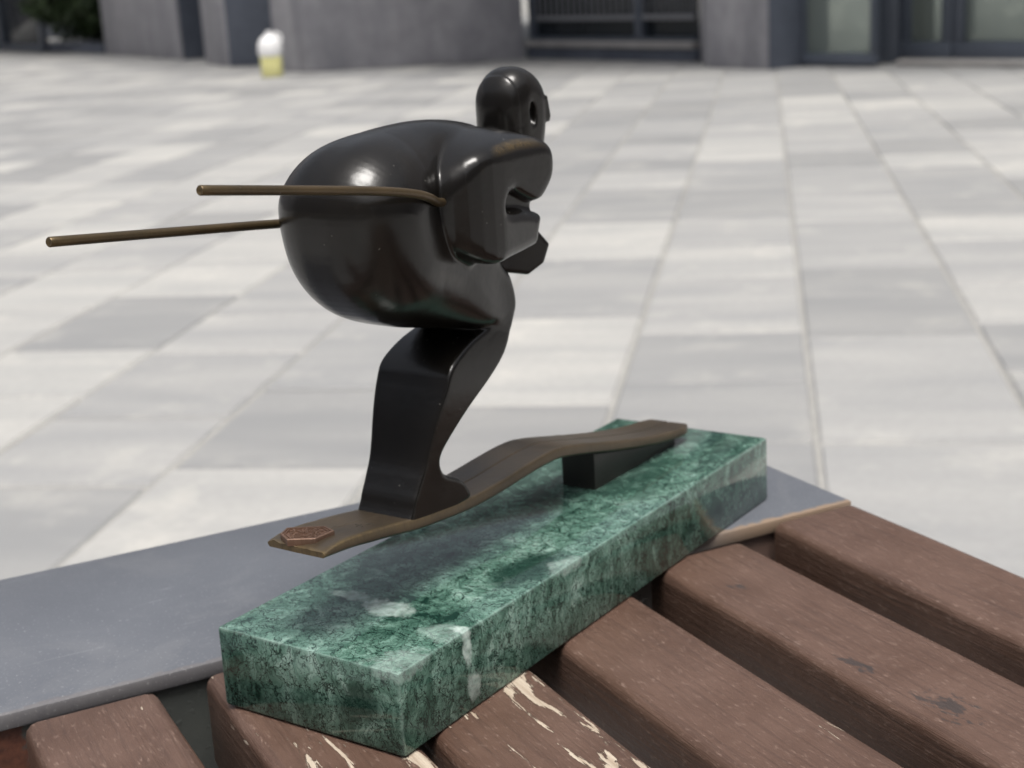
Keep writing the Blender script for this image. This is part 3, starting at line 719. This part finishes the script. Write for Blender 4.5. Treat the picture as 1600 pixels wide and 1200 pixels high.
bm = bmesh.new(); vs = [bm.verts.new(p) for p in v]
for q in f: bm.faces.new([vs[i] for i in q])
me = bm_mesh('ski', bm, 42)
yv = np.array([p[1] for p in v])-YC; zv = np.array([p[2] for p in v]); xv = np.array([p[0] for p in v])
zt_ = np.array([cr(prof, min(max(x, .0036), .2819)) for x in xv])
edge = np.clip(1-np.abs(np.abs(yv)-hwid)/.0012, 0, 1)*np.clip(1-np.abs(zv-zt_)/.0016, 0, 1)*(.45+.55*np.clip((.11-xv)/.08, 0, 1))
edge = np.maximum(edge, np.clip(1-(xv-.003)/.003, 0, 1)*.8)
at = me.attributes.new('wear', 'FLOAT', 'POINT'); at.data.foreach_set('value', edge.astype(np.float32))
ski = link('ski_pair', me, M_SKI, stt, SO); tag(ski, 'worn brown bronze pair of skis joined by a groove')
# wedge that carries the skis
bx = np.linspace(.195, .272, 12); v, f = [], []
for i, x in enumerate(bx):
    zt = cr(prof, x)-np.interp(x, thick[:, 0], thick[:, 1])+.0004; y0, y1 = .0376, .0553; r_ = .0028
    z0 = SZ-.0003
    zt = max(zt, z0+.0022)
    ring = [(y0, z0), (y1, z0), (y1, zt-r_*.8)] + [(y1-r_+r_*math.cos(a), zt-r_*.8+r_*.8*math.sin(a)) for a in (.5, 1.05, 1.57)] + [(y0+r_-r_*math.cos(a), zt-r_*.8+r_*.8*math.sin(a)) for a in (1.57, 1.05, .5)] + [(y0, zt-r_*.8)]
    for yy, zz in ring: v.append((x, yy, max(zz, z0) if zz > z0 else zz))
    n_ = len(ring)
    if i:
        for k in range(n_): f.append(((i-1)*n_+k, (i-1)*n_+(k+1) % n_, i*n_+(k+1) % n_, i*n_+k))
f.append(tuple(range(n_))); f.append(tuple((len(bx)-1)*n_+k for k in range(n_)))
bm = bmesh.new(); vs = [bm.verts.new(p) for p in v]
for q in f: bm.faces.new([vs[i] for i in q])
blk = link('support_block', bm_mesh('support_block', bm, 42), M_BLOCK, stt, SO)
# poles
def smooth_path(pts, n=10):
    P_ = [Vector(p) for p in pts]; P_ = [P_[0]*2-P_[1]]+P_+[P_[-1]*2-P_[-2]]; out = []
    for i in range(1, len(P_)-2):
        for k in range(n):
            t = k/n; a, b, c, d = P_[i-1:i+3]
            out.append(.5*((2*b)+(c-a)*t+(2*a-5*b+4*c-d)*t*t+(3*b-a-3*c+d)*t**3))
    return out+[P_[-2]]
near_p = smooth_path([(-.0548, .0145, .2090), (-.002, .0145, .2012), (.0305, .0146, .1961), (.048, .0150, .1926), (.0575, .0162, .1898), (.066, .0190, .1868), (.078, .0235, .1850)])
far_p = smooth_path([(-.0594, .0800, .1910), (-.006, .0800, .1852), (.046, .0795, .1795), (.062, .0765, .1775), (.078, .0690, .1760)])
for pts, rad, lb in ((near_p, .00160, 'near bronze ski pole running back past the hip'), (far_p, .00172, 'far bronze ski pole sticking out behind the hips')):
    R_ = [rad*(.82 if i == 0 else .97 if i == 1 else 1) for i in range(len(pts))]
    pts = [pts[0], pts[0].lerp(pts[1], .06)]+pts[1:]; R_ = [rad*.86, rad]+[rad]*(len(pts)-2)
    m_ = tube_mesh('ski_pole', pts, R_, 20, .0007)
    wa = np.zeros(len(m_.vertices)); at = m_.attributes.new('wear', 'FLOAT', 'POINT')
    for i, vv in enumerate(m_.vertices): wa[i] = .35 if vv.co.x > -.054 else 1.0
    at.data.foreach_set('value', wa.astype(np.float32))
    tag(link('ski_pole', m_, M_POLE, stt, SO), lb)
# hexagonal badge on the ski tails
hexp = [Vector(p) for p in ((.0062, .0558), (.0122, .0582), (.0206, .0462), (.0182, .0402), (.0082, .0405), (.0024, .0490))]
c_ = sum(hexp, Vector((0, 0)))/6
bdg = empty('badge', (0, 0, 0)); bdg.parent = stt; bdg.location = SO; tag(bdg, 'small copper coloured hexagonal badge on the ski tails')
def hexz(x): return cr(prof, min(max(x, .0036), .2819))
def hex_layers(name, layers, par):
    v, f = [], []
    for s_, dz in layers:
        for p in hexp:
            q = c_+(p-c_)*s_; v.append((q.x, q.y, hexz(c_.x)+(q.x-c_.x)*-.03+dz))
    for i in range(len(layers)-1):
        for k in range(6): f.append((i*6+k, i*6+(k+1) % 6, (i+1)*6+(k+1) % 6, (i+1)*6+k))
    f.append(tuple((len(layers)-1)*6+k for k in range(6)))
    bm = bmesh.new(); vs = [bm.verts.new(p) for p in v]
    for q in f: bm.faces.new([vs[i] for i in q])
    me = bm_mesh(name, bm); at = me.attributes.new('wear', 'FLOAT', 'POINT'); at.data.foreach_set('value', np.array([.9 if i//6 in (1, 2, 4, 5) else .2 for i in range(len(v))], np.float32))
    return link(name, me, M_BADGE, par)
hex_layers('badge_plate', [(1.0, -.0012), (1.0, .0012), (.97, .0015), (.90, .0015), (.885, .0010), (.84, .0010), (.825, .0014), (.79, .0014), (.775, .0009)], bdg)
# raised relief of tiny strokes inside the rim
r2 = random.Random(11); v, f = [], []
for k in range(120):
    while True:
        p = Vector((r2.uniform(.003, .020), r2.uniform(.041, .058)))
        q = c_+(p-c_)/.70
        ins = all((hexp[(i+1) % 6]-hexp[i]).cross(q-hexp[i]) < 0 for i in range(6)) or all((hexp[(i+1) % 6]-hexp[i]).cross(q-hexp[i]) > 0 for i in range(6))
        if ins: break
    a = r2.uniform(0, 3.14); d = Vector((math.cos(a), math.sin(a))); n2 = Vector((-d.y, d.x)); ln, wd = r2.uniform(.0004, .0009), .00018
    zb = hexz(c_.x)+(p.x-c_.x)*-.03+.0008; i = len(v)
    for dz, s_ in ((0, 1), (.0006, .6)):
        for a_, b_ in ((-1, -1), (1, -1), (1, 1), (-1, 1)): w_ = p+d*ln*a_*s_+n2*wd*b_*s_; v.append((w_.x, w_.y, zb+dz))
    for k2 in range(4): f.append((i+k2, i+(k2+1) % 4, i+4+(k2+1) % 4, i+4+k2))
    f.append((i+4, i+5, i+6, i+7))
me = mesh('relief', v, f); at = me.attributes.new('wear', 'FLOAT', 'POINT'); at.data.foreach_set('value', np.full(len(v), .7, np.float32))
rel = link('relief', me, M_BADGE, bdg)

# faint strokes scratched into the ski behind the heel
for stroke in [[(0.0337, 0.0437), (0.03354, 0.0417), (0.03259, 0.03906)], [(0.03126, 0.04105), (0.03402, 0.04148), (0.03541, 0.0417)], [(0.03735, 0.04236), (0.03783, 0.04058), (0.03787, 0.03813)], [(0.03552, 0.03992), (0.0375, 0.03969), (0.03917, 0.04012)]]:
    pts = [Vector((q[0], q[1], cr(prof, q[0])+.00002)) for q in stroke]
    m_ = tube_mesh('engraved_stroke', smooth_path(pts, 4), .00016, 6); at = m_.attributes.new('wear', 'FLOAT', 'POINT'); at.data.foreach_set('value', np.full(len(m_.vertices), .5, np.float32))
    link('engraved_stroke', m_, M_BLOCK, stt, SO)
